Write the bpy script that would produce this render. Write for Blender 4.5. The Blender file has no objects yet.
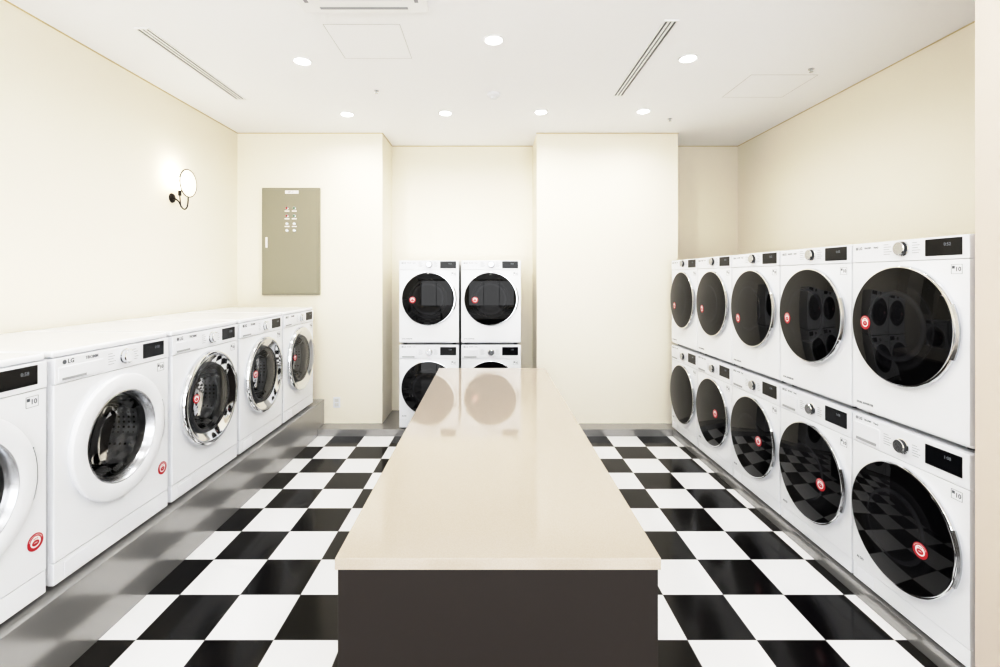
import bpy, bmesh, math
from mathutils import Vector, Matrix
S=bpy.context.scene
C=S.collection
try:
    vs_=S.view_settings
    vs_.view_transform='Standard'
    vs_.look='None'
    vs_.exposure=0.0
    # gentle highlight shoulder (camera response)
    vs_.use_curve_mapping=True
    cm=vs_.curve_mapping
    cm.white_level=(1.6,1.6,1.6)
    cv=cm.curves[3]
    for p in ((.03,.038),(.25,.48),(.44,.76),(.625,.885)): cv.points.new(*p)
    cm.update()
except Exception as e: print(e)

# ------------------------------------------------ materials
def lin(c):
    return tuple(((v/255)/12.92 if v/255<=0.04045 else ((v/255+0.055)/1.055)**2.4) for v in c)+(1,)
def mat(name,rgb,rough=.5,metal=0,coat=0,bump=0,bscale=200,emit=None,es=0,spec=.5):
    m=bpy.data.materials.new(name); m.use_nodes=True
    nt=m.node_tree; b=nt.nodes['Principled BSDF']
    b.inputs['Base Color'].default_value=lin(rgb)
    b.inputs['Roughness'].default_value=rough
    b.inputs['Metallic'].default_value=metal
    b.inputs['Coat Weight'].default_value=coat
    b.inputs['Specular IOR Level'].default_value=spec
    if emit:
        b.inputs['Emission Color'].default_value=lin(emit); b.inputs['Emission Strength'].default_value=es
    if bump:
        n=nt.nodes.new('ShaderNodeTexNoise'); n.inputs['Scale'].default_value=bscale
        g=nt.nodes.new('ShaderNodeNewGeometry')
        nt.links.new(g.outputs['Position'],n.inputs['Vector'])
        bp=nt.nodes.new('ShaderNodeBump'); bp.inputs['Strength'].default_value=bump; bp.inputs['Distance'].default_value=.002
        nt.links.new(n.outputs['Fac'],bp.inputs['Height']); nt.links.new(bp.outputs['Normal'],b.inputs['Normal'])
    return m
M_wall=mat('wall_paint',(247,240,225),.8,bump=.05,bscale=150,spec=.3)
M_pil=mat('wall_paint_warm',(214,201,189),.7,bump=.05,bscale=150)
M_ceil=mat('ceiling_paint',(253,253,254),.8,bump=.03,bscale=120)
M_reveal=mat('reveal_tan',(208,190,152),.6)
M_white=mat('machine_enamel',(241,243,247),.22,coat=.3)
M_panel=mat('panel_white',(236,238,243),.3,coat=.2)
M_plast=mat('white_plastic',(236,238,242),.3)
M_grey=mat('print_grey',(96,100,106),.5)
M_fgrey=mat('print_light_grey',(150,153,158),.5)
M_lgrey=mat('seam_grey',(165,167,170),.6)
M_line=mat('ceiling_joint',(205,205,203),.7)
M_sock=mat('socket_white',(222,221,217),.5)
M_black=mat('display_black',(12,13,16),.08,spec=.3)
M_dark=mat('dark_plastic',(40,42,46),.35)
M_chrome=mat('chrome',(230,232,235),.06,1)
M_satin=mat('satin_metal',(190,192,196),.25,1)
M_rubber=mat('gasket_grey',(140,142,146),.5)
M_red=mat('sticker_red',(186,18,34),.4)
M_paper=mat('sticker_white',(245,240,240),.45)
M_wtext=mat('icon_light',(130,135,142),.5)
M_counterbody=mat('counter_laminate_brown',(35,29,26),.5,bump=.05,bscale=80,spec=.3)
M_elec=mat('panel_khaki',(154,150,133),.45)
M_ironblk=mat('black_iron',(34,28,24),.4,metal=.6)
M_lamp=mat('lamp_emit',(255,250,240),.5,emit=(255,252,246),es=20)
M_bulb=mat('bulb_emit',(255,244,225),.5,emit=(255,240,215),es=8)
M_trimw=mat('fixture_white',(248,248,248),.4)
M_slot=mat('slot_dark',(95,95,95),.6)
M_green=mat('lamp_green',(110,140,115),.3)
M_lred=mat('lamp_red',(175,80,75),.3)
M_opal=mat('opal_glass',(252,246,236),.15,emit=(255,244,226),es=.9)

def floor_mat():
    m=bpy.data.materials.new('checker_tiles'); m.use_nodes=True
    nt=m.node_tree; L=nt.links; b=nt.nodes['Principled BSDF']
    g=nt.nodes.new('ShaderNodeNewGeometry')
    mp=nt.nodes.new('ShaderNodeVectorMath'); mp.operation='SUBTRACT'; mp.inputs[1].default_value=(.875,1.829,0)
    L.new(g.outputs['Position'],mp.inputs[0])
    sc=nt.nodes.new('ShaderNodeVectorMath'); sc.operation='MULTIPLY'; sc.inputs[1].default_value=(1/.304,1/.304,0)
    L.new(mp.outputs[0],sc.inputs[0])
    ad=nt.nodes.new('ShaderNodeVectorMath'); ad.operation='ADD'; ad.inputs[1].default_value=(100,100,.5)
    L.new(sc.outputs[0],ad.inputs[0])
    ch=nt.nodes.new('ShaderNodeTexChecker'); ch.inputs['Scale'].default_value=1
    ch.inputs['Color1'].default_value=lin((6,5,7)); ch.inputs['Color2'].default_value=lin((238,238,239))
    L.new(ad.outputs[0],ch.inputs['Vector'])
    fr=nt.nodes.new('ShaderNodeVectorMath'); fr.operation='FRACTION'; L.new(ad.outputs[0],fr.inputs[0])
    sp=nt.nodes.new('ShaderNodeSeparateXYZ'); L.new(fr.outputs[0],sp.inputs[0])
    outs=[]
    for ax in ('X','Y'):
        s=nt.nodes.new('ShaderNodeMath'); s.operation='SUBTRACT'; s.inputs[1].default_value=.5; L.new(sp.outputs[ax],s.inputs[0])
        a=nt.nodes.new('ShaderNodeMath'); a.operation='ABSOLUTE'; L.new(s.outputs[0],a.inputs[0]); outs.append(a)
    mx=nt.nodes.new('ShaderNodeMath'); mx.operation='MAXIMUM'; L.new(outs[0].outputs[0],mx.inputs[0]); L.new(outs[1].outputs[0],mx.inputs[1])
    gt=nt.nodes.new('ShaderNodeMath'); gt.operation='GREATER_THAN'; gt.inputs[1].default_value=.496; L.new(mx.outputs[0],gt.inputs[0])
    mix=nt.nodes.new('ShaderNodeMix'); mix.data_type='RGBA'
    L.new(gt.outputs[0],mix.inputs[0]); L.new(ch.outputs['Color'],mix.inputs[6]); mix.inputs[7].default_value=lin((130,128,128))
    L.new(mix.outputs[2],b.inputs['Base Color'])
    b.inputs['Roughness'].default_value=.12
    b.inputs['Specular IOR Level'].default_value=.26
    n=nt.nodes.new('ShaderNodeTexNoise'); n.inputs['Scale'].default_value=6; L.new(g.outputs['Position'],n.inputs['Vector'])
    bp=nt.nodes.new('ShaderNodeBump'); bp.inputs['Strength'].default_value=.04; bp.inputs['Distance'].default_value=.01
    L.new(n.outputs['Fac'],bp.inputs['Height']); L.new(bp.outputs[0],b.inputs['Normal'])
    return m
M_floor=floor_mat()

def steel_mat():
    m=bpy.data.materials.new('brushed_steel'); m.use_nodes=True
    nt=m.node_tree; L=nt.links; b=nt.nodes['Principled BSDF']
    b.inputs['Metallic'].default_value=.55
    b.inputs['Base Color'].default_value=lin((170,169,167))
    g=nt.nodes.new('ShaderNodeNewGeometry')
    sc=nt.nodes.new('ShaderNodeVectorMath'); sc.operation='MULTIPLY'; sc.inputs[1].default_value=(1,1,120); L.new(g.outputs['Position'],sc.inputs[0])
    n=nt.nodes.new('ShaderNodeTexNoise'); n.inputs['Scale'].default_value=1.5; n.inputs['Detail'].default_value=2; L.new(sc.outputs[0],n.inputs['Vector'])
    r=nt.nodes.new('ShaderNodeMapRange'); r.inputs['To Min'].default_value=.15; r.inputs['To Max'].default_value=.19
    L.new(n.outputs['Fac'],r.inputs['Value']); L.new(r.outputs[0],b.inputs['Roughness'])
    return m
M_steel=steel_mat()

def stone_mat():
    m=bpy.data.materials.new('cream_stone'); m.use_nodes=True
    nt=m.node_tree; L=nt.links; b=nt.nodes['Principled BSDF']
    g=nt.nodes.new('ShaderNodeNewGeometry')
    n=nt.nodes.new('ShaderNodeTexNoise'); n.inputs['Scale'].default_value=260; n.inputs['Detail'].default_value=2; L.new(g.outputs['Position'],n.inputs['Vector'])
    r=nt.nodes.new('ShaderNodeValToRGB'); r.color_ramp.elements[0].color=lin((168,158,147)); r.color_ramp.elements[1].color=lin((173,163,152))
    r.color_ramp.elements[0].position=.35; r.color_ramp.elements[1].position=.6
    L.new(n.outputs['Fac'],r.inputs[0]); L.new(r.outputs[0],b.inputs['Base Color'])
    b.inputs['Roughness'].default_value=.06
    return m
M_stone=stone_mat()

def glass_dark():
    m=bpy.data.materials.new('tinted_door_glass'); m.use_nodes=True
    nt=m.node_tree; L=nt.links; b=nt.nodes['Principled BSDF']
    tc=nt.nodes.new('ShaderNodeTexCoord')
    mu=nt.nodes.new('ShaderNodeVectorMath'); mu.operation='MULTIPLY'; mu.inputs[1].default_value=(1,0,1); L.new(tc.outputs['Object'],mu.inputs[0])
    ln=nt.nodes.new('ShaderNodeVectorMath'); ln.operation='LENGTH'; L.new(mu.outputs[0],ln.inputs[0])
    r=nt.nodes.new('ShaderNodeValToRGB'); cr=r.color_ramp
    cr.elements[0].position=0; cr.elements[0].color=lin((16,16,18))
    cr.elements[1].position=1; cr.elements[1].color=lin((5,5,6))
    for p,c in ((.13,(18,18,20)),(.15,(36,36,39)),(.163,(10,10,12)),(.19,(22,22,24)),(.2,(5,5,6))):
        e=cr.elements.new(p); e.color=lin(c)
    L.new(ln.outputs['Value'],r.inputs[0]); L.new(r.outputs[0],b.inputs['Base Color'])
    b.inputs['Roughness'].default_value=.02; b.inputs['Specular IOR Level'].default_value=.2
    return m
M_dglass=glass_dark()

def glass_clear(name,tint):
    m=bpy.data.materials.new(name); m.use_nodes=True
    nt=m.node_tree; L=nt.links; nt.nodes.remove(nt.nodes['Principled BSDF']); o=nt.nodes['Material Output']
    t=nt.nodes.new('ShaderNodeBsdfTransparent'); t.inputs[0].default_value=lin(tint)
    g=nt.nodes.new('ShaderNodeBsdfGlossy'); g.inputs['Roughness'].default_value=.02
    f=nt.nodes.new('ShaderNodeFresnel'); f.inputs[0].default_value=1.5
    x=nt.nodes.new('ShaderNodeMixShader'); L.new(f.outputs[0],x.inputs[0]); L.new(t.outputs[0],x.inputs[1]); L.new(g.outputs[0],x.inputs[2]); L.new(x.outputs[0],o.inputs[0])
    return m
M_glassC=glass_clear('clear_door_glass',(246,247,249))

def drum_mat():
    m=bpy.data.materials.new('perforated_drum'); m.use_nodes=True
    nt=m.node_tree; L=nt.links; b=nt.nodes['Principled BSDF']
    tc=nt.nodes.new('ShaderNodeTexCoord')
    v=nt.nodes.new('ShaderNodeTexVoronoi'); v.inputs['Scale'].default_value=38; v.inputs['Randomness'].default_value=0; L.new(tc.outputs['Object'],v.inputs['Vector'])
    r=nt.nodes.new('ShaderNodeValToRGB'); r.color_ramp.elements[0].position=.2; r.color_ramp.elements[0].color=lin((40,40,42)); r.color_ramp.elements[1].position=.28; r.color_ramp.elements[1].color=lin((232,233,235))
    L.new(v.outputs['Distance'],r.inputs[0]); L.new(r.outputs[0],b.inputs['Base Color'])
    b.inputs['Metallic'].default_value=.25; b.inputs['Roughness'].default_value=.35
    return m
M_drum=drum_mat()

# ------------------------------------------------ mesh helpers
def link(name,me,parent=None,loc=(0,0,0),smooth=True,wn=False):
    if smooth and len(me.polygons):
        me.shade_smooth()
        try: me.set_sharp_from_angle(angle=math.radians(35))
        except Exception: pass
    o=bpy.data.objects.new(name,me); C.objects.link(o); o.location=loc
    if wn:
        md=o.modifiers.new('normals','WEIGHTED_NORMAL'); md.keep_sharp=True; md.weight=90
    if parent: o.parent=parent
    return o
def addbox(bm,x0,x1,y0,y1,z0,z1,mi=0):
    r=bmesh.ops.create_cube(bm,size=1)
    for v in r['verts']:
        v.co=Vector((x0+(v.co.x+.5)*(x1-x0),y0+(v.co.y+.5)*(y1-y0),z0+(v.co.z+.5)*(z1-z0)))
    fs={f for v in r['verts'] for f in v.link_faces}
    for f in fs: f.material_index=mi
    return r['verts']
def box(name,x0,x1,y0,y1,z0,z1,m,parent=None,bevel=0,seg=2,loc=(0,0,0)):
    bm=bmesh.new(); addbox(bm,x0,x1,y0,y1,z0,z1)
    if bevel: bmesh.ops.bevel(bm,geom=bm.edges[:],offset=bevel,segments=seg,affect='EDGES',profile=.5)
    me=bpy.data.meshes.new(name); bm.to_mesh(me); bm.free(); me.materials.append(m)
    return link(name,me,parent,loc,smooth=bool(bevel),wn=bool(bevel))
def boxes(name,lst,m,parent=None,bevel=0,loc=(0,0,0)):
    bm=bmesh.new()
    for b in lst: addbox(bm,*b)
    if bevel: bmesh.ops.bevel(bm,geom=bm.edges[:],offset=bevel,segments=2,affect='EDGES',profile=.5)
    me=bpy.data.meshes.new(name); bm.to_mesh(me); bm.free(); me.materials.append(m)
    return link(name,me,parent,loc,smooth=bool(bevel),wn=bool(bevel))
def lathe_me(name,prof,mats,seg=72,mi=None,axis='Y'):
    bm=bmesh.new(); rings=[]
    for r,p in prof:
        if r<1e-6:
            co=(0,-p,0) if axis=='Y' else (0,0,-p)
            rings.append([bm.verts.new(co)])
        else:
            ring=[]
            for i in range(seg):
                a=2*math.pi*i/seg
                co=(r*math.cos(a),-p,r*math.sin(a)) if axis=='Y' else (r*math.cos(a),r*math.sin(a),-p)
                ring.append(bm.verts.new(co))
            rings.append(ring)
    for k in range(len(rings)-1):
        A,B=rings[k],rings[k+1]
        for i in range(seg):
            j=(i+1)%seg
            if len(A)==1 and len(B)==1: break
            if len(A)==1: f=bm.faces.new((A[0],B[j],B[i]))
            elif len(B)==1: f=bm.faces.new((A[i],A[j],B[0]))
            else: f=bm.faces.new((A[i],A[j],B[j],B[i]))
            f.material_index=mi[k] if mi else 0
    bmesh.ops.recalc_face_normals(bm,faces=bm.faces[:])
    me=bpy.data.meshes.new(name); bm.to_mesh(me); bm.free()
    for m in mats: me.materials.append(m)
    return me
def lathe(name,prof,m,parent=None,loc=(0,0,0),seg=72,mi=None,axis='Y'):
    ms=m if isinstance(m,list) else [m]
    return link(name,lathe_me(name,prof,ms,seg,mi,axis),parent,loc)
def text(name,s,size,m,parent=None,loc=(0,0,0),ext=.0004,align='LEFT',bold=0):
    cu=bpy.data.curves.new(name,'FONT'); cu.body=s; cu.size=size; cu.extrude=ext; cu.align_x=align; cu.align_y='CENTER'; cu.offset=bold
    cu.resolution_u=2
    to=bpy.data.objects.new('t',cu); C.objects.link(to)
    dg=bpy.context.evaluated_depsgraph_get(); dg.update()
    me=bpy.data.meshes.new_from_object(to.evaluated_get(dg)); bpy.data.objects.remove(to); bpy.data.curves.remove(cu)
    me.transform(Matrix.Rotation(math.pi/2,4,'X')); me.name=name
    me.materials.clear(); me.materials.append(m)
    return link(name,me,parent,loc,smooth=False)
def tube(name,pts,r,m,parent=None,loc=(0,0,0)):
    cu=bpy.data.curves.new(name,'CURVE'); cu.dimensions='3D'; cu.bevel_depth=r; cu.bevel_resolution=4; cu.use_fill_caps=True
    sp=cu.splines.new('NURBS'); sp.points.add(len(pts)-1); sp.use_endpoint_u=True; sp.order_u=3
    for i,p in enumerate(pts): sp.points[i].co=(*p,1)
    to=bpy.data.objects.new('t',cu); C.objects.link(to)
    dg=bpy.context.evaluated_depsgraph_get(); dg.update()
    me=bpy.data.meshes.new_from_object(to.evaluated_get(dg)); bpy.data.objects.remove(to); bpy.data.curves.remove(cu)
    me.materials.clear(); me.materials.append(m)
    return link(name,me,parent,loc)
def top(o,label,cat,group=None):
    o['label']=label; o['category']=cat
    if group: o['group']=group
    return o
def struct(o): o['kind']='structure'; return o
def empty(name,loc):
    o=bpy.data.objects.new(name,None); C.objects.link(o); o.location=loc; o.empty_display_size=.1; return o
def dup(o,parent=None):
    n=o.copy(); C.objects.link(n)
    if parent: n.parent=parent
    for c in list(o.children): dup(c,n)
    return n

# ------------------------------------------------ room
XL,XR=-2.63,2.86; YB,YA=5.06,5.56; H=3.105; YF=-2.6
struct(box('floor',XL-.1,XR+.1,YF-.1,YA+.1,-.1,0,M_floor))
struct(box('ceiling',XL-.1,XR+.1,YF-.1,YA+.1,H,H+.1,M_ceil))
struct(box('wall_left',XL-.1,XL,YF,YA,0,H,M_wall))
struct(box('wall_right',XR,XR+.1,YF,YA,0,H,M_wall))
wx0,wx1,wz0,wz1=-2.3,2.6,.3,2.98
struct(boxes('wall_front',[(XL,wx0,YF-.1,YF,0,H),(wx1,XR,YF-.1,YF,0,H),(wx0,wx1,YF-.1,YF,wz1,H),(wx0,wx1,YF-.1,YF,0,wz0)],M_wall))  # wide opening in this unseen wall is added to let in fill light
struct(boxes('fill_window_1',[(wx0,wx1,YF-.07,YF-.02,wz0,wz0+.05),(wx0,wx1,YF-.07,YF-.02,wz1-.05,wz1),(wx0,wx0+.05,YF-.07,YF-.02,wz0,wz1),(wx1-.05,wx1,YF-.07,YF-.02,wz0,wz1),(-.70,-.65,YF-.07,YF-.02,wz0,wz1),(.95,1.0,YF-.07,YF-.02,wz0,wz1)],M_dark))  # added frame, out of view, around the fill light opening
struct(box('wall_back',XL,XR,YA,YA+.1,0,H,M_wall))
struct(box('wall_back_left',XL,-1.115,YB,YA,0,H,M_wall))
struct(box('wall_back_column',.50,1.976,YB,YA,0,H,M_wall))
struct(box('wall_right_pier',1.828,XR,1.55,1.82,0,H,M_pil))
t=.006
tr=[(XL,XL+t,YF,YB,H-t,H),(XL+t,-1.115,YB-t,YB,H-t,H),(-1.115,-1.115+t,YB-t,YA,H-t,H),(-1.105,.5,YA-t,YA,H-t,H),
    (.5-t,1.976+t,YB-t,YB,H-t,H),(1.976,XR,YA-t,YA,H-t,H),(XR-t,XR,1.82,YA-t,H-t,H)]
for i,b in enumerate(tr): struct(box('trim_%d'%(i+1),*b,M_reveal))

# platforms
p=boxes('steel_platform',[(XL+.002,-1.72,.3,YB-.002,0,.325)],M_steel,bevel=.004)
top(p,'long brushed stainless steel platform carrying the front-loading machines','platform')
p=boxes('steel_plinth',[(1.842,XR-.002,1.822,YA-.002,0,.07)],M_steel,bevel=.003)
top(p,'low brushed steel plinth under the stacked laundry machines','plinth')
p=boxes('steel_plinth',[(-1.718,1.84,4.86,YB-.002,0,.07),(-1.113,.498,YB-.002,YA-.002,0,.07)],M_steel)
top(p,'low brushed steel plinth along the recessed wall','plinth')

# ------------------------------------------------ counter
ct=empty('counter',(.023,2.53,0))
ob=box('counter_body',-.412,.412,-1.286,1.282,0,.85,M_counterbody,ct,bevel=.002)
ob=box('countertop',-.418,.418,-1.292,1.3,.85,.88,M_stone,ct,bevel=.002)
ob['label']='polished cream stone slab'
top(ct,'long island counter with polished cream stone top and dark brown body','counter')

# ------------------------------------------------ machines
def sticker_mesh(r):
    me=lathe_me('sticker',[(0,.0016),(r*.60,.0016),(r*.66,.0016),(r,.0014),(r,0)],[M_paper,M_red],36,[0,0,1,1])
    bm=bmesh.new(); bm.from_mesh(me)
    def poly(pts,p,mi):
        f=bm.faces.new([bm.verts.new((x*r,-p,z*r)) for x,z in pts]); f.material_index=mi
        return f
    poly([(.46*math.cos(a),-.12+.34*math.sin(a)) for a in [2*math.pi*i/20 for i in range(20)]],.0019,1)
    poly([(-.22,-.12),(.22,-.12),(.22,-.05),(-.22,-.05)],.0021,0)
    for x in (-.2,0,.2): poly([(x-.06,.32),(x+.06,.32),(x+.06,.46),(x-.06,.46)],.0019,1)
    for i in range(14):
        a=math.radians(20+i*140/13)
        cx,cz=.83*math.cos(a),.83*math.sin(a)
        poly([(cx-.04,cz-.05),(cx+.04,cz-.05),(cx+.04,cz+.05),(cx-.04,cz+.05)],.0019,0)
    bm.normal_update()
    for f in bm.faces:
        if f.normal.y>.5: f.normal_flip()
    bm.to_mesh(me); bm.free()
    return me
STK=sticker_mesh(.033)
def sticker(parent,x,z,R,p0,p1,s_=1):
    o=link('sticker',STK,parent,smooth=False)
    rr=math.hypot(x,z); pr=p0+(p1-p0)*(1-(rr/R)**2) if R else p0
    o.location=(x,-pr-.0005,z); o.scale=(s_,1,s_)
    if R:
        s=2*(p1-p0)/R**2
        nrm=Vector((x*s,-1,z*s)).normalized()
        o.rotation_mode='QUATERNION'; o.rotation_quaternion=Vector((0,-1,0)).rotation_difference(nrm)
    o['label']='round red and white sticker'
    return o
def marks(name,x0,z0,nx,nz,dx,dz,w,h,m,parent,y):
    l=[]
    for i in range(nx):
        for j in range(nz):
            ww=w*(.6+.4*(((i*7+j*3)%5)/4))
            l.append((x0+i*dx,x0+i*dx+ww,y-.0004,y,z0-j*dz-h,z0-j*dz))
    return boxes(name,l,m,parent)
def badge(root,x0,zz,s,y):
    # thin outlined box with a small emblem square and the number 10
    a,b=x0,x0+.046*s; lo,hi=zz-.019*s,zz+.019*s; t_=.0012*s; e=.0006
    boxes('badge_mark',[(a,b,y-e,y,hi-t_,hi),(a,b,y-e,y,lo,lo+t_),(a,a+t_,y-e,y,lo,hi),(b-t_,b,y-e,y,lo,hi),(a+.004*s,a+.015*s,y-e,y,zz+.002*s,zz+.013*s)],M_grey,root)
    text('badge_text','10',.025*s,M_grey,root,(a+.0165*s,y-.0004,zz-.001*s),bold=.0003)
SG0,SG1=.028,.046
def handle(door,R,p,m,a0):
    bm=bmesh.new(); n=20; vs=[]
    for i in range(n+1):
        a=math.radians(-a0+2*a0*i/n)
        vs.append([bm.verts.new((rr*math.cos(a),-pp,rr*math.sin(a))) for rr,pp in ((R-.006,p*.4),(R+.005,p*.5),(R+.006,p*.8),(R-.003,p))])
    for i in range(n):
        for q in range(3): bm.faces.new((vs[i][q],vs[i+1][q],vs[i+1][q+1],vs[i][q+1]))
    bmesh.ops.recalc_face_normals(bm,faces=bm.faces[:])
    me=bpy.data.meshes.new('door_handle'); bm.to_mesh(me); bm.free(); me.materials.append(m)
    link('door_handle',me,door)

def build_small(kind,loc):
    W,Hh,D=.60,.848,.65
    root=empty('tumble_dryer' if kind=='dryer' else 'washing_machine',loc)
    up=kind=='dryer'
    seam=.752 if up else .708
    body=box('body',-W/2,W/2,.004,D,.016,Hh,M_white,root,bevel=.012,seg=3)
    box('front_panel',-W/2+.001,W/2-.001,-.007,.02,.03 if up else .095,seam-.0012,M_white,root,bevel=.003)
    if not up: box('kick_panel',-W/2+.001,W/2-.001,-.004,.02,.018,.093,M_white,root,bevel=.002)
    cp=box('control_panel',-W/2+.001,W/2-.001,-.008,.02,seam,Hh-.002,M_panel,root,bevel=.004)
    cp['label']='white control strip'
    kz=.807 if up else .775
    k=lathe('knob',[(.034,0),(.034,.004),(.030,.006),(.030,.020),(.027,.023),(.0,.023)],[M_chrome,M_satin,M_dark],root,(.0,-.008,kz),48,[0,0,2,0,1])
    k['label']='round chrome dial'
    z0,z1=(.768,.838) if up else (.744,.826)
    dx0,dx1=.112,.272
    d=box('display',dx0,dx1,-.0105,-.004,z0,z1,M_black,root,bevel=.002); d['label']='glossy black display'
    text('display_digits','0:52' if up else '1:08',.018,M_wtext,d,(dx0+.085,-.0107,z1-.025))
    marks('course_marks',-.105,kz+.024,1,5,.05,.011,.045,.0022,M_fgrey,root,-.008)
    marks('course_marks',.048,kz+.024,1,5,.05,.011,.04,.0022,M_fgrey,root,-.008)
    lz=.820 if up else .828
    lathe('logo_emblem',[(0,.0008),(.0075,.0008),(.0075,0)],M_fgrey,root,(-.268,-.008,lz),24)
    text('logo_text','LG',.019,M_grey,root,(-.257,-.0085,lz),bold=.0003)
    text('series_text','TROMM',.012,M_grey,root,(-.222,-.0085,lz))
    text('series_text','ThinQ' ,.011,M_grey,root,(-.165,-.0085,lz))
    if not up:
        dr=box('detergent_drawer',-.288,-.125,-.011,0,.716,.808,M_panel,root,bevel=.005)
        dr['label']='detergent drawer with recessed grip'
        box('drawer_grip',-.27,-.145,-.0125,-.009,.722,.735,M_lgrey,dr,bevel=.001)
        fc=box('filter_cover',-.27,-.17,-.0055,0,.03,.082,M_panel,root,bevel=.002)
    badge(root,.225,seam-.040,1,-.007)
    if up: text('feature_text','DUAL INVERTER',.014,M_grey,root,(-.27,-.0075,.06),bold=.0002)
    else: text('feature_text','AI DD',.016,M_grey,root,(-.27,-.0075,.135),bold=.0002)
    R,cz=(.270,.462) if up else (.276,.418)
    door=lathe('door',[(R-.012,.003),(R-.004,.006),(R,.012),(R,.020),(R-.003,.026),(R-.006,.0275),(R-.012,.027),(.0,.027)],M_chrome,root,(0,-.004,cz),96)
    door['label']='round door with chrome rim'
    g=lathe('door_glass',[(0,SG1)]+[((R-.0095)*i/16,SG0+(SG1-SG0)*(1-(i/16)**2)) for i in range(1,17)]+[(R-.0095,.02)],M_dglass,door,(-.0055,0,0),96)
    g['label']='domed smoked black glass'
    handle(door,R,.026,M_satin,24)
    for sx in (-1,1):
        for y in (.06,D-.06):
            lathe('foot',[(0,0),(.02,0),(.02,.018),(0,.018)],M_dark,root,(sx*.25,y,.018),20,axis='Z')
    return root,door
def build_large(kind,loc):
    W,Hh,D=.70,.972,.835
    root=empty('washing_machine' if kind=='washer' else 'tumble_dryer',loc)
    cz=.520; seam=.835
    bm=bmesh.new(); addbox(bm,-W/2,W/2,.004,D,.016,Hh-.03)
    bmesh.ops.bevel(bm,geom=bm.edges[:],offset=.012,segments=3,affect='EDGES',profile=.5)
    me=bpy.data.meshes.new('b'); bm.to_mesh(me); bm.free(); me.materials.append(M_white)
    bo=bpy.data.objects.new('b',me); C.objects.link(bo)
    cme=lathe_me('c',[(0,.1),(.215,.1),(.215,-.46),(0,-.46)],[M_white],64); co=bpy.data.objects.new('c',cme); C.objects.link(co); co.location=(0,0,cz)
    def cut(o):
        md=o.modifiers.new('x','BOOLEAN'); md.object=co; md.operation='DIFFERENCE'; md.solver='EXACT'
        dg=bpy.context.evaluated_depsgraph_get(); dg.update()
        r=bpy.data.meshes.new_from_object(o.evaluated_get(dg)); bpy.data.objects.remove(o); return r
    bme=cut(bo); bme.name='body'; link('body',bme,root,smooth=False)
    bm=bmesh.new(); addbox(bm,-W/2+.001,W/2-.001,-.008,.02,.11,seam-.0015)
    bmesh.ops.bevel(bm,geom=bm.edges[:],offset=.004,segments=2,affect='EDGES',profile=.5)
    me=bpy.data.meshes.new('f'); bm.to_mesh(me); bm.free(); me.materials.append(M_white)
    fo=bpy.data.objects.new('f',me); C.objects.link(fo)
    fme=cut(fo); fme.name='front_panel'; link('front_panel',fme,root,smooth=False)
    bpy.data.objects.remove(co)
    box('kick_panel',-W/2+.001,W/2-.001,-.006,.02,.018,.108,M_white,root,bevel=.003)
    box('top_panel',-W/2,W/2,-.004,D,Hh-.028,Hh,M_white,root,bevel=.01,seg=3)
    cp=box('control_panel',-W/2+.001,W/2-.001,-.012,.02,seam,Hh-.03,M_panel,root,bevel=.006); cp['label']='white control strip'
    kz=.893
    k=lathe('knob',[(.036,0),(.036,.004),(.032,.006),(.032,.022),(.028,.025),(0,.025)],[M_chrome,M_satin,M_white],root,(.03,-.012,kz),48,[0,0,0,0,2]); k['label']='round white dial with chrome rim'
    d=box('display',.15,.305,-.0145,-.008,.858,.932,M_black,root,bevel=.002); d['label']='glossy black display'
    text('display_digits','0:58',.02,M_wtext,d,(.235,-.0147,.905))
    marks('course_marks',-.075,kz+.025,1,5,.05,.012,.045,.0022,M_fgrey,root,-.012)
    marks('course_marks',.078,kz+.025,1,5,.05,.012,.04,.0022,M_fgrey,root,-.012)
    lathe('logo_emblem',[(0,.0008),(.0095,.0008),(.0095,0)],M_grey,root,(-.305,-.012,.922),24)
    text('logo_text','LG',.026,M_grey,root,(-.290,-.0125,.922),bold=.0005)
    text('series_text','TROMM',.019,M_grey,root,(-.20,-.0125,.922),bold=.0002)
    dr=box('detergent_drawer',-.335,-.10,-.016,0,.842,.905,M_panel,root,bevel=.006); dr['label']='detergent drawer with recessed grip'
    box('drawer_grip',-.32,-.2,-.0175,-.014,.848,.858,M_lgrey,dr,bevel=.001)
    box('filter_cover',-.30,-.17,-.008,0,.03,.09,M_panel,root,bevel=.002)
    badge(root,.262,.793,1.12,-.008)
    dr=lathe('drum',[(.213,-.0),(.205,-.03),(.2,-.05),(.212,-.06),(.212,-.42),(.20,-.44),(.09,-.44),(.08,-.42),(0,-.41)],[M_rubber,M_drum],root,(0,0,cz),72,[0,0,0,1,1,1,1,1])
    dr['label']='perforated steel drum'
    if kind=='dryer':
        R=.290
        door=lathe('door',[(R-.004,.004),(R,.009),(R,.020),(R-.005,.027),(R-.014,.030),(R-.04,.032),(.222,.031),(.214,.028),(.206,.01),(.200,-.01),(.204,-.02)],M_plast,root,(0,-.004,cz),96)
        door['label']='round door with wide white ring frame'
        g=lathe('door_glass',[(0,.010)]+[(.194*i/12,.010-.018*(i/12)**2) for i in range(1,13)],M_glassC,door,(0,0,0),72)
        ring=lathe('inner_rim',[(.214,.028),(.209,.030),(.204,.024),(.197,.004),(.192,-.008),(.196,-.012)],M_satin,door)
        ring['label']='grey metal inner rim'
        handle(door,R,.028,M_plast,20)
    else:
        R=.292
        door=lathe('door',[(R-.006,.004),(R,.010),(R,.024),(R-.006,.036),(R-.016,.041),(R-.026,.040),(R-.036,.034),(.222,.014),(.210,.010),(.2,.004),(.205,.0)],M_chrome,root,(0,-.004,cz),96)
        door['label']='round door with wide chrome ring'
        lathe('inner_rim',[(.214,.012),(.209,.022),(.203,.024),(.197,.022),(.197,.012)],M_dark,door)
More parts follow.
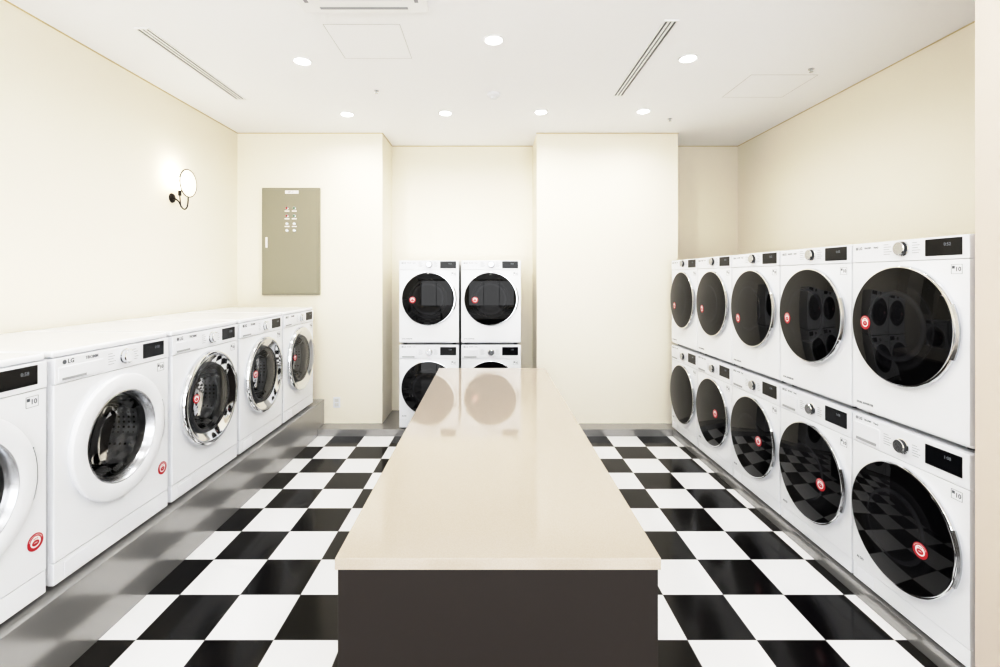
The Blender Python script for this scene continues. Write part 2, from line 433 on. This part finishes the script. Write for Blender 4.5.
        lathe('door_glass',[(0,.042)]+[(.199*i/12,.042-.020*(i/12)**2) for i in range(1,13)],M_glassC,door)
        handle(door,R,.038,M_chrome,20)
    lathe('door_bowl',[(.186,-.012),(.174,-.045),(.160,-.08),(.13,-.10),(0,-.105)],M_glassC,door)
    for sx in (-1,1):
        for y in (.07,D-.07):
            lathe('foot',[(0,0),(.022,0),(.022,.018),(0,.018)],M_dark,root,(sx*.29,y,.018),20,axis='Z')
    return root,door
def find(root,n):
    for c in root.children:
        if c.name.split('.')[0]==n: return c

small={}
def place_small(kind,x,y,z,rot,label,group,stk):
    if kind not in small:
        r,_=build_small(kind,(x,y,z)); small[kind]=r
    else:
        r=dup(small[kind])
    r.location=(x,y,z); r.rotation_euler=(0,0,rot)
    top(r,label,'dryer' if kind=='dryer' else 'washing machine',group)
    return r,stk
pend=[]
PL=.0705
for i in range(5):
    y=2.158+.609*i
    s=[(-.17,.0),(-.17,-.03),(-.14,-.08),(-.12,-.05),(-.12,-.06)][i]
    pend.append(place_small('dryer',1.853,y,PL+.849,-math.pi/2,'white dryer with round black glass door stacked on a washer','stacked dryers along the side wall',s))
    s=[(.13,-.035),(.13,-.02),(.13,.01),(.12,.02),None][i]
    pend.append(place_small('washer',1.853,y,PL,-math.pi/2,'white front-loading washer with black glass door under a dryer','lower washers along the side wall',s))
for i,x in enumerate((-.602,.02)):
    pend.append(place_small('dryer',x,4.865,PL+.849,0,'white dryer with black glass door in the wall recess','stacked dryers in the wall recess',(-.16,-.01)))
    pend.append(place_small('washer',x,4.865,PL,0,'white front-loading washer in the wall recess behind the counter','lower washers in the wall recess',None))
for r,s in pend:
    if s:
        door=find(r,'door'); kind='dryer' if r.name.startswith('tumble') else 'w'
        R=(.270 if kind=='dryer' else .276)-.0095
        sticker(door,s[0],s[1],R,SG0,SG1)
big={}
for i in range(5):
    y=1.581+.731*i
    kind='dryer' if i<2 else 'washer'
    if kind not in big: r,_=build_large(kind,(0,0,0)); big[kind]=r
    else: r=dup(big[kind])
    r.location=(-1.772,y,.3255); r.rotation_euler=(0,0,math.pi/2)
    if kind=='dryer': top(r,'large white machine with wide white ring door on steel platform','dryer','large white-door machines on the platform')
    else: top(r,'large white washer with wide chrome ring door on steel platform','washing machine','large chrome-door washers on the platform')
    big.setdefault('all',[]).append(r)
for i,r in enumerate(big['all']):
    if i<2: sticker(r,.30,.245,0,.008,.008)
    else: sticker(find(r,'door'),-.165,.03,.199,.022,.042,.8)

# ------------------------------------------------ downlights
DL=[(.03,3.07),(-1.30,3.37),(1.37,3.33),(-1.31,4.47),(-.40,4.44),(.474,4.41),(1.40,4.39),
    (-1.30,1.6),(.03,1.3),(1.2,1.6),(-1.30,-.4),(.03,-.6),(1.1,-.4)]  # this row: out-of-view downlights added to brighten the room
first=None
for i,(x,y) in enumerate(DL):
    if first is None:
        r=empty('downlight',(x,y,H)); first=r
        lathe('trim_ring',[(.064,0),(.064,.005),(.058,.008),(.053,.006),(.049,.002)],M_trimw,r,axis='Z',seg=40)
        e=lathe('lamp_lens',[(0,.020),(.02,.018),(.038,.011),(.051,.003)],M_lamp,r,axis='Z',seg=32); e['label']='glowing round lens'
    else:
        r=dup(first); r.location=(x,y,H)
    top(r,'small round recessed downlight glowing white in the ceiling','ceiling light','ceiling downlights')
for i,(x,y) in enumerate(DL):
    ld=bpy.data.lights.new('downlight_lamp','AREA'); ld.shape='DISK'; ld.size=.095; ld.energy=6.8; ld.color=(1,.99,.968); ld.spread=math.radians(165)
    lo=bpy.data.objects.new('downlight_lamp',ld); C.objects.link(lo); lo.location=(x,y,H-.022)

# ------------------------------------------------ ceiling fixtures
def diffuser(x,y0,y1,label):
    r=empty('ceiling_diffuser',(x,(y0+y1)/2,H)); h=(y1-y0)/2; w=.043
    boxes('frame',[(-w,-w+.010,-h,h,-.006,0),(w-.010,w,-h,h,-.006,0),(-w+.010,w-.010,-h,-h+.012,-.006,0),(-w+.010,w-.010,h-.012,h,-.006,0)],M_trimw,r)
    boxes('slot',[(-w+.010,w-.010,-h+.012,h-.012,-.0015,0)],M_slot,r)
    boxes('louver',[(xx-.007,xx+.007,-h+.012,h-.012,-.005,-.0015) for xx in (-.012,.012)],M_trimw,r)
    top(r,label,'air vent','slot diffusers in the ceiling')
diffuser(-2.10,2.92,4.10,'long narrow white slot diffuser with dark gaps in ceiling')
diffuser(1.07,2.83,4.02,'long narrow white slot diffuser with dark gaps in ceiling')
r=empty('air_conditioner',(-.685,2.36,H))
box('panel',-.35,.35,-.35,.35,-.030,0,M_trimw,r,bevel=.012,seg=3)
box('grille',-.22,.22,-.22,.22,-.034,-.028,M_plast,r,bevel=.002)
for b in [(-.24,.24,.285,.305,-.032,-.028),(-.24,.24,-.305,-.285,-.032,-.028),(.285,.305,-.24,.24,-.032,-.028),(-.305,-.285,-.24,.24,-.032,-.028)]: box('air_outlet',*b,M_lgrey,r)
top(r,'white square ceiling cassette air conditioner','air conditioner')
def hatch(x0,x1,y0,y1,m):
    w=.003
    o=boxes('access_panel',[(x0,x1,y0,y0+w,H-.002,H),(x0,x1,y1-w,y1,H-.002,H),(x0,x0+w,y0,y1,H-.002,H),(x1-w,x1,y0,y1,H-.002,H)],m)
    b=box('cover',x0+.004,x1-.004,y0+.004,y1-.004,H-.0015,H,M_ceil)
    b.parent=o
    top(o,'square white access panel flush in the ceiling','access panel')
hatch(-.99,-.53,2.88,3.33,M_line)
hatch(1.95,2.45,3.60,4.05,M_line)
r=lathe('smoke_detector',[(.055,0),(.055,.012),(.045,.022),(.03,.026),(.028,.038),(.0,.042)],M_plast,None,(.04,3.98,H),40,axis='Z')
top(r,'small round white smoke detector on the ceiling','smoke detector')
for x,y in ((-.91,3.91),(1.72,4.6),(2.33,3.5)):
    r=lathe('sprinkler_head',[(.02,0),(.02,.004),(.008,.006),(.008,.02),(.013,.021),(.013,.023),(0,.024)],M_satin,None,(x,y,H),24,axis='Z')
    top(r,'tiny metal fire sprinkler head on the ceiling','sprinkler','ceiling sprinkler heads')

# ------------------------------------------------ electrical panel
r=empty('electrical_panel',(-2.06,YB-.001,1.413))
b=box('cabinet',-.30,.30,-.03,0,0,1.114,M_elec,r,bevel=.003)
d=box('panel_door',-.285,.285,-.038,-.03,.015,1.099,M_elec,r,bevel=.003)
boxes('nameplate',[(-.055,.085,-.041,-.038,1.05,1.085)],M_paper,r)
text('nameplate_text','LP - 1',.022,M_dark,r,(-.02,-.0415,1.067))
for zz in (.90,.82,.74,.67):
    for k,xx in enumerate((-.035,.04)):
        o=lathe('indicator_lamp',[(.018,0),(.018,.006),(.011,.008),(.011,.013),(0,.016)],[M_satin,M_lred if (k==0 and zz>.8) else (M_green if zz>.8 else M_plast)],r,(xx,-.038,zz),24,[0,0,1,1])
for z in (.865,.785,.705):
    box('label_strip',-.06,-.01,-.0395,-.038,z,z+.012,M_paper,r)
    box('label_strip',.015,.065,-.0395,-.038,z,z+.012,M_paper,r)
box('handle',-.255,-.235,-.052,-.038,.49,.60,M_paper,r,bevel=.004)
top(r,'khaki metal electrical panel with indicator lamps on the wall','electrical panel')
r=empty('power_outlet',(-1.59,YB-.0005,.29))
box('plate',-.036,.036,-.008,0,-.055,.055,M_plast,r,bevel=.003)
box('socket_cover',-.02,.02,-.012,-.008,.005,.04,M_sock,r,bevel=.001)
box('socket_cover',-.02,.02,-.012,-.008,-.04,-.005,M_sock,r,bevel=.001)
top(r,'small white wall power outlet near the floor','power outlet')

# ------------------------------------------------ sconce
zc=2.255
r=empty('wall_sconce',(XL,4.015,zc))
pl=lathe('wall_plate',[(0,.010),(.030,.010),(.037,.007),(.040,0)],M_ironblk,r,(0,0,0),40); pl.rotation_euler=(0,0,math.pi/2)
tube('arm',[(.008,0,0),(.05,0,-.01),(.08,.0,-.08),(.11,0,-.10),(.135,0,-.06),(.135,0,.01)],.005,M_ironblk,r)
SR=.112
d=lathe('shade',[(0,.028),(.04,.026),(.075,.018),(.098,.008),(SR,.0),(.098,-.008),(.075,-.018),(.04,-.026),(0,-.028)],M_opal,r,(.135,0,.122),56); d.rotation_euler=(0,0,math.pi/2); d['label']='round opal glass disc'
tr_=bpy.data.meshes.new('shade_rim')
bm=bmesh.new(); n=56;k=8;rt=.0042
g=[[bm.verts.new((.135+rt*math.sin(2*math.pi*j/k),(SR+rt*math.cos(2*math.pi*j/k))*math.cos(2*math.pi*i/n),.122+(SR+rt*math.cos(2*math.pi*j/k))*math.sin(2*math.pi*i/n))) for j in range(k)] for i in range(n)]
for i in range(n):
    for j in range(k): bm.faces.new((g[i][j],g[(i+1)%n][j],g[(i+1)%n][(j+1)%k],g[i][(j+1)%k]))
bmesh.ops.recalc_face_normals(bm,faces=bm.faces[:]); bm.to_mesh(tr_); bm.free(); tr_.materials.append(M_ironblk); link('shade_rim',tr_,r)
bb=lathe('bulb',[(0,.05),(.018,.046),(.026,.03),(.028,.01),(.024,-.015),(.014,-.035),(.012,-.055),(0,-.055)],M_bulb,r,(.065,0,.12),32,axis='Z'); bb.rotation_euler=(math.pi,0,0)
lathe('socket',[(0,.0),(.012,.0),(.012,.045),(0,.045)],M_ironblk,r,(.065,0,.065),24,axis='Z')
tube('bulb_arm',[(.065,0,.02),(.068,0,-.03),(.075,0,-.075)],.004,M_ironblk,r)
top(r,'black iron wall sconce with round glass disc shade, lit','wall light')
ld=bpy.data.lights.new('sconce_lamp','POINT'); ld.energy=1.0; ld.color=(1,.94,.86); ld.shadow_soft_size=.04
lo=bpy.data.objects.new('sconce_lamp',ld); C.objects.link(lo); lo.location=(XL+.09,4.015,zc+.20)

# ------------------------------------------------ world + camera
w=bpy.data.worlds.new('w'); S.world=w; w.use_nodes=True
w.node_tree.nodes['Background'].inputs[0].default_value=(.98,.99,1,1); w.node_tree.nodes['Background'].inputs[1].default_value=4.8  # bright backdrop, acts as fill through the added front opening
cd=bpy.data.cameras.new('cam'); cam=bpy.data.objects.new('camera',cd); C.objects.link(cam)
cam.location=(0,0,1.6); cam.rotation_euler=(math.pi/2,0,0)
cd.sensor_width=36; cd.lens=484*36/1000; cd.shift_x=.011; cd.shift_y=-.0565; cd.clip_start=.02
S.camera=cam
